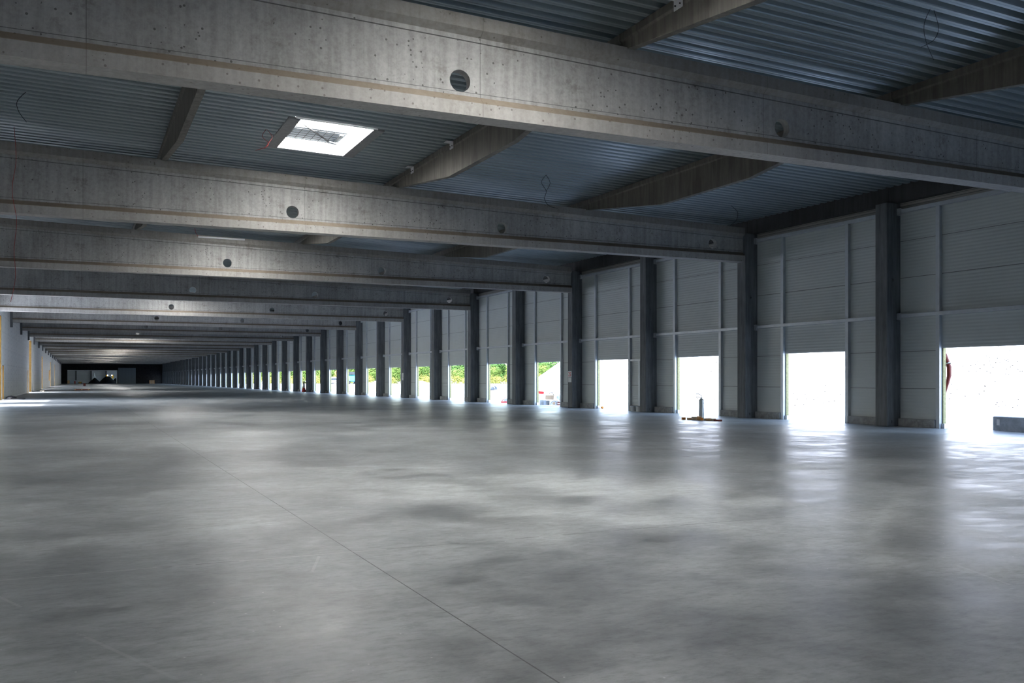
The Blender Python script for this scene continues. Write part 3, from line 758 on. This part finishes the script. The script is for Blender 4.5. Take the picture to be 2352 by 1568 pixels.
# ------------------------------------------------------------------ piles
def pile(name, label, cat, loc, rx, ry, hh, mat, seed=0, flat=0.0, group=None, n=40, amp=0.12, wob=0.12):
    bm = bmesh.new(); V = []
    for i in range(n + 1):
        for j in range(n + 1):
            x, y = -1 + 2 * i / n, -1 + 2 * j / n
            r = math.sqrt(x * x + y * y) * (1 + wob * noise.noise(Vector((x * 1.3 + seed, y * 1.3, seed))))
            z = max(0.0, 1 - r); z = min(z, 1 - flat) / (1 - flat)
            z = z * (1 + amp * noise.noise(Vector((x * 3, y * 3, seed + 5)))) * hh - 0.04
            V.append(bm.verts.new((x * rx, y * ry, z)))
    for i in range(n):
        for j in range(n):
            a = i * (n + 1) + j; bm.faces.new((V[a], V[a + 1], V[a + n + 2], V[a + n + 1]))
    o = obj(name, bm, mat, None, smooth=True); o.location = loc
    return tag(o, label, cat, group)
# giant white gravel mound beyond the right-hand doorways
mc = at(2080, 66)
pile('gravel_mound', 'huge white gravel heap filling the view of the right-hand doorways', 'gravel heap', (mc[0], mc[1], 0), 28.6, 28.6, 15.0, 'mound', 3, 0.25, n=110, amp=0.03, wob=0.03)
pile('gravel_mound', 'low white gravel spoil at the left foot of the huge heap', 'gravel heap', P(1215, 75, 0), 5.0, 4, 1.1, 'gravel', 8)
pile('sand_pile', 'brown sand pile seen through a distant doorway, beside an orange post', 'sand pile', P(853, 98, -0.02), 1.1, 1.0, 0.95, 'sand', 2, 0.3)
bm = bmesh.new(); box(bm, -0.08, 0.08, -0.08, 0.08, 0, 1.0); o = obj('marker_post', bm, 'wood'); o.location = P(862, 97); tag(o, 'short orange timber post right of the brown sand pile', 'post')
pile('sand_pile', 'low pinkish spoil heap in front of the bushes, middle doorways', 'sand pile', P(970, 150, -0.02), 3.6, 2.5, 1.0, 'sand', 4, 0.1)
for q, (u, D, r) in enumerate(((1131, 105, 0.32), (1136, 106, 0.36), (1128, 104, 0.25))):
    bm = bmesh.new(); bmesh.ops.create_icosphere(bm, subdivisions=2, radius=r)
    for v in bm.verts: v.co *= 1 + 0.3 * noise.noise(v.co * 3 + Vector((q, 0, 0))); v.co.z = max(v.co.z, -r * 0.5)
    o = obj('dark_boulder', bm, 'glass'); o.location = P(u, D, r * 0.45)
    tag(o, 'dark boulder beyond the sixth doorway, %s of three' % ['middle', 'right and largest', 'left and smallest'][q], 'rock', 'dark boulders beyond the sixth doorway')

# ------------------------------------------------------------------ vehicles
def wheel(x, y, r, wd, t):
    bm = bmesh.new(); cyl(bm, (x, y - wd / 2, r), (x, y + wd / 2, r), r, n=18); w_ = obj('wheel', bm, 'black', t)
    bm = bmesh.new(); cyl(bm, (x, y - wd / 2 - 0.01, r), (x, y + wd / 2 + 0.01, r), r * 0.55, n=14); obj('hub', bm, 'galv', w_)
def car(u, D, label, mat, rz):
    t = thing('parked_car', label, 'car', P(u, D), rz=rz)
    prof = [(-2.2, 0.3), (-2.25, 0.75), (-1.9, 0.95), (-1.3, 1.0), (-0.7, 1.55), (1.4, 1.6), (2.0, 1.05), (2.2, 0.9), (2.2, 0.3)]
    bm = bmesh.new(); prism(bm, prof, -0.85, 0.85); obj('body', bm, mat, t, 0.08)
    bm = bmesh.new(); prism(bm, [(-1.15, 1.03), (-0.65, 1.48), (1.3, 1.5), (1.8, 1.05)], -0.87, 0.87); obj('windows', bm, 'glass', t)
    for sx in (-1.4, 1.35):
        for sy in (-0.8, 0.8): wheel(sx, sy, 0.33, 0.2, t)
car(767, 236, 'silver blue estate car parked before the bushes, distant doorway', 'carpaint', -0.9)
t = thing('work_truck', 'teal truck with dark cab parked before the bushes', 'truck', P(808, 236), rz=-1.6)
bm = bmesh.new(); box(bm, -1.0, 2.6, -1.15, 1.15, 0.8, 2.1); obj('cargo_box', bm, 'teal', t, 0.06)
bm = bmesh.new(); prism(bm, [(-2.6, 0.6), (-2.6, 1.5), (-2.2, 3.0), (-1.05, 3.0), (-1.05, 0.6)], -1.1, 1.1); cb = obj('cab', bm, 'teal', t, 0.06)
bm = bmesh.new(); prism(bm, [(-2.52, 1.8), (-2.27, 2.8), (-1.3, 2.8), (-1.3, 1.8)], -1.13, 1.13); obj('cab_window', bm, 'glass', cb)
bm = bmesh.new(); box(bm, -1.0, 2.6, -1.15, 1.15, 2.4, 3.1); obj('upper_frame', bm, 'glass', t)
for sx in (-1.8, 1.6):
    for sy in (-1.0, 1.0): wheel(sx, sy, 0.5, 0.3, t)
t = thing('site_digger', 'orange and white digger arm rising behind the silver car', 'digger', P(775, 245), rz=-1.0)
bm = bmesh.new(); box(bm, -1.2, 1.2, -0.9, 0.9, 0.4, 1.8); obj('body', bm, 'white', t, 0.05)
for sx in (-0.8, 0.8):
    for sy in (-0.85, 0.85): wheel(sx, sy, 0.45, 0.3, t)
bm = bmesh.new(); tube(bm, [(0, 0, 1.8), (-0.8, 0, 3.0), (0.6, 0, 4.0)], 0.2); obj('arm', bm, 'orange', t)

# ------------------------------------------------------------------ trees
def crown(n, R, Hh, seed, size, lobes=9):
    rnd = random.Random(seed); bm = bmesh.new()
    ls = [(rnd.uniform(-.6, .6) * R, rnd.uniform(-.6, .6) * R, Hh * rnd.uniform(0.25, 0.85), R * rnd.uniform(.35, .55)) for _ in range(lobes)]
    ls.append((0, 0, Hh * 0.55, R * .7))
    for i in range(n):
        cx, cy, cz, r = rnd.choice(ls)
        d = Vector((rnd.gauss(0, 1), rnd.gauss(0, 1), rnd.gauss(0, 1))).normalized() * r * rnd.uniform(0.75, 1.05)
        p = Vector((cx, cy, max(0.05, cz + d.z))) + Vector((d.x, d.y, 0))
        nn = (d.normalized() + Vector((rnd.uniform(-.6, .6), rnd.uniform(-.6, .6), rnd.uniform(-.2, .9)))).normalized(); q = nn.to_track_quat('Z', 'Y')
        s = size * rnd.uniform(0.6, 1.3)
        a = [bm.verts.new(p + q @ Vector((s * x, s * y_, 0))) for x, y_ in ((-1, 0), (0, -.55), (1, 0), (0, .55))]
        bm.faces.new(a)
    return bm
def make_tree(mat, seed, R, Hh, label, size, n):
    t = thing('bushy_tree', label, 'tree', (0, 0, 0), 'trees and bushes beyond the gravel yard')
    obj('foliage', crown(n, R, Hh, seed, size), mat, t)
    bm = bmesh.new(); cyl(bm, (0, 0, 0), (0, 0, Hh * 0.6), R * 0.05, R * 0.02, 8)
    for a in (0.3, 2.4, 4.4): cyl(bm, (0, 0, Hh * 0.25), (R * .4 * math.cos(a), R * .4 * math.sin(a), Hh * 0.6), R * 0.025, R * 0.01, 6)
    obj('trunk', bm, 'bark', t)
    return t
T = [make_tree('leaf_dark', 1, 6.5, 13, '', 0.36, 6000), make_tree('leaf_mid', 2, 5.0, 8, '', 0.30, 5500), make_tree('leaf_pale', 3, 3.6, 5.0, '', 0.24, 5000), make_tree('leaf_yellow', 4, 3.2, 1.3, '', 0.16, 2500)]
rows = [(0, 300, 330, 1320, 84, 'tall dark green tree in the back row of the treeline'), (1, 278, 330, 1320, 66, 'mid green bushy tree in the treeline'),
        (2, 264, 330, 1320, 54, 'pale green bush at the front of the treeline'), (3, 255, 500, 1300, 50, 'low yellow green weed clump at the foot of the bushes')]
rt = random.Random(11); used = [False] * 4
for kind, D, u0, u1, step, lab in rows:
    us = []; u = u0 + rt.uniform(0, step)
    while u < u1: us.append(u); u += step * rt.uniform(0.92, 1.1)
    for q, u in enumerate(us):
        d = D + rt.uniform(-2, 2); L_ = lab + ', %s counted from the left' % nth(q + 1)
        s = rt.uniform(0.9, 1.05)
        if not used[kind]:
            r = T[kind]; r.location = P(u, d); r.scale = (s, s, s); r['label'] = L_; used[kind] = True
        else: dup(T[kind], P(u, d), L_, rt.uniform(0, 6.28), (s, s, s * rt.uniform(0.8, 1.15)))

# ------------------------------------------------------------------ left side floor items
t = thing('rubber_ramp', 'flat black mat bunched at the foot of the nearest tall opening, left wall', 'mat', (-4.34, 68.5, 0))
bm = bmesh.new(); box(bm, 0, 1.1, -2.2, 0.6, 0, 0.05); obj('mat', bm, 'black', t, 0.01)
bm = bmesh.new(); ball(bm, (0.35, -1.0, 0.06), 0.35, 2, (1, 1.6, 0.5)); obj('fold', bm, 'black', t)
t = thing('rubber_ramp', 'flat black mat at the foot of the second tall opening, left wall', 'mat', (-4.34, 106, 0))
bm = bmesh.new(); box(bm, 0, 0.9, -1.5, 0.6, 0, 0.06); obj('mat', bm, 'black', t, 0.01)
bm = bmesh.new(); box(bm, 0.7, 1.1, -1.2, 0.3, 0.001, 0.12); obj('board', bm, 'palewood', t)
def pallet(label, x, y, rz, n=5, wd=1.2, ln=0.8):
    t = thing('wooden_pallet', label, 'pallet', (x, y, 0), rz=rz)
    for k in range(5):
        bm = bmesh.new(); a = -ln / 2 + k * (ln - 0.1) / 4; box(bm, -wd / 2, wd / 2, a, a + 0.1, 0.122, 0.144); obj('board', bm, 'wood', t)
    bm = bmesh.new(); box(bm, -wd / 2, wd / 2, -ln / 2 + 0.12, ln / 2 - 0.02, 0.01, 0.118); obj('stack_fill', bm, 'redhose', t)
    for k in range(3):
        bm = bmesh.new(); a = -wd / 2 + k * (wd - 0.1) / 2; box(bm, a, a + 0.1, -ln / 2, ln / 2, 0.0, 0.12); obj('bearer', bm, 'wood', t)
pallet('flat wooden pallet lying far out on the empty floor', 0.3, 117, -0.2, wd=1.5)
bm = bmesh.new(); box(bm, -0.2, 0.2, -0.2, 0.2, 0, 0.5); o = obj('waste_box', bm, 'redhose'); o.location = (0.82, 187, 0); tag(o, 'tiny dark red box on the floor beyond the pallet', 'box')
bm = bmesh.new(); box(bm, 0, 1.6, -0.04, 0.04, 0, 0.003); o = obj('chalk_mark', bm, 'yellow'); o.location = (at(300, 67)[0], at(300, 67)[1], 0.0005); o.rotation_euler = (0, 0, -0.6)
tag(o, 'faint yellow marking line on the distant floor', 'floor marking')

# ------------------------------------------------------------------ far end of the hall
for q, (u, D, rx, hh, fl) in enumerate(((218, 262, 1.9, 1.7, 0.02), (247, 260, 2.6, 1.9, 0.25), (266, 262, 1.6, 1.5, 0.1), (290, 258, 2.6, 1.9, 0.35))):
    pile('silhouette_pile', 'black soil pile at the far end of the hall, %s of four' % ['leftmost', 'second from left', 'third from left', 'rightmost'][q], 'soil pile', P(u, D, 0), rx, 1.8, hh, 'silhouette', q, fl, 'black soil piles at the far end')  # gravel piles, silhouette darkness put into their colour
t = thing('scissor_lift', 'yellow work platform with two lit lamps behind the soil piles', 'machine', P(252, 268))
bm = bmesh.new(); box(bm, -1.0, 1.0, -0.6, 0.6, 0.4, 1.4); obj('chassis', bm, 'galv', t, 0.05)
bm = bmesh.new()
for s in (-0.8, 0.8): box(bm, s - 0.2, s + 0.2, -0.4, 0.4, 1.4, 2.4)
obj('arm', bm, 'yellow', t)
for s in (-0.55, 0.55):
    bm = bmesh.new(); ball(bm, (s, -0.7, 2.35), 0.15, 2); obj('lamp', bm, 'lamp', t)
for sx in (-0.7, 0.7): wheel(sx, -0.5, 0.4, 0.3, t)
t = thing('tripod_stand', 'pale tripod stand at the far end in front of the gateway', 'tripod', P(217, 266))
for k, a in enumerate((0.3, 2.4, 4.5)):
    bm = bmesh.new(); tube(bm, [(0.9 * math.cos(a), 0.4 * math.sin(a), 0), (0, 0, 2.6)], 0.07); obj('leg', bm, 'white', t)
bm = bmesh.new(); cyl(bm, (0, 0, 2.6), (0, 0, 3.1), 0.1, 0.03); obj('head', bm, 'white', t)
t = thing('work_lamp', 'work lamp on a pole beside the far left wall', 'lamp', P(146, 255))
bm = bmesh.new(); cyl(bm, (0, 0, 0), (0, 0, 2.4), 0.06, n=8); obj('pole', bm, 'wood', t)
bm = bmesh.new(); box(bm, -0.22, 0.22, -0.1, 0.1, 2.4, 2.75); obj('lamp_head', bm, 'lamp', t)
for q, (u, wd, ht, mt, nm, lb, ct) in enumerate(((154, 1.6, 0.9, 'wood', 'timber_crate', 'brown timber crate at the far end beside the left wall', 'crate'),
        (168, 1.7, 0.9, 'bag', 'wrapped_bale', 'pale wrapped bale right of the far brown crate', 'bale'), (178, 0.6, 0.8, 'bag', 'wrapped_bale', 'small pale wrapped bundle left of the yellow roller', 'bale'),
        (172, 0.3, 0.7, 'red', 'fuel_can', 'small red can in front of the far pale bale', 'can'))):
    bm = bmesh.new(); box(bm, -wd / 2, wd / 2, -0.5, 0.5, 0, ht)
    o = obj(nm, bm, mt, None, 0.05); o.location = P(u, 252 - 2 * q, 0); tag(o, lb, ct)
t = thing('floor_roller', 'low yellow machine on the floor at the far end, left of the soil piles', 'machine', P(184, 247, 0))
bm = bmesh.new(); box(bm, -0.5, 0.5, -0.4, 0.4, 0.1, 0.5); obj('body', bm, 'yellow', t, 0.05)
for sx in (-0.35, 0.35): wheel(sx, -0.35, 0.18, 0.15, t)
t = thing('timber_crate', 'pale slatted crate alone before the shade-black end wall', 'crate', P(349, 250, 0))
for k in range(5):
    bm = bmesh.new(); box(bm, -0.65 + 0.27 * k, -0.45 + 0.27 * k, -0.4, 0.4, 0, 0.95); obj('slat', bm, 'palewood' if k % 2 else 'wood', t)

for o in list(C.objects):
    if o.parent is not None and 'category' in o.keys(): del o['category']
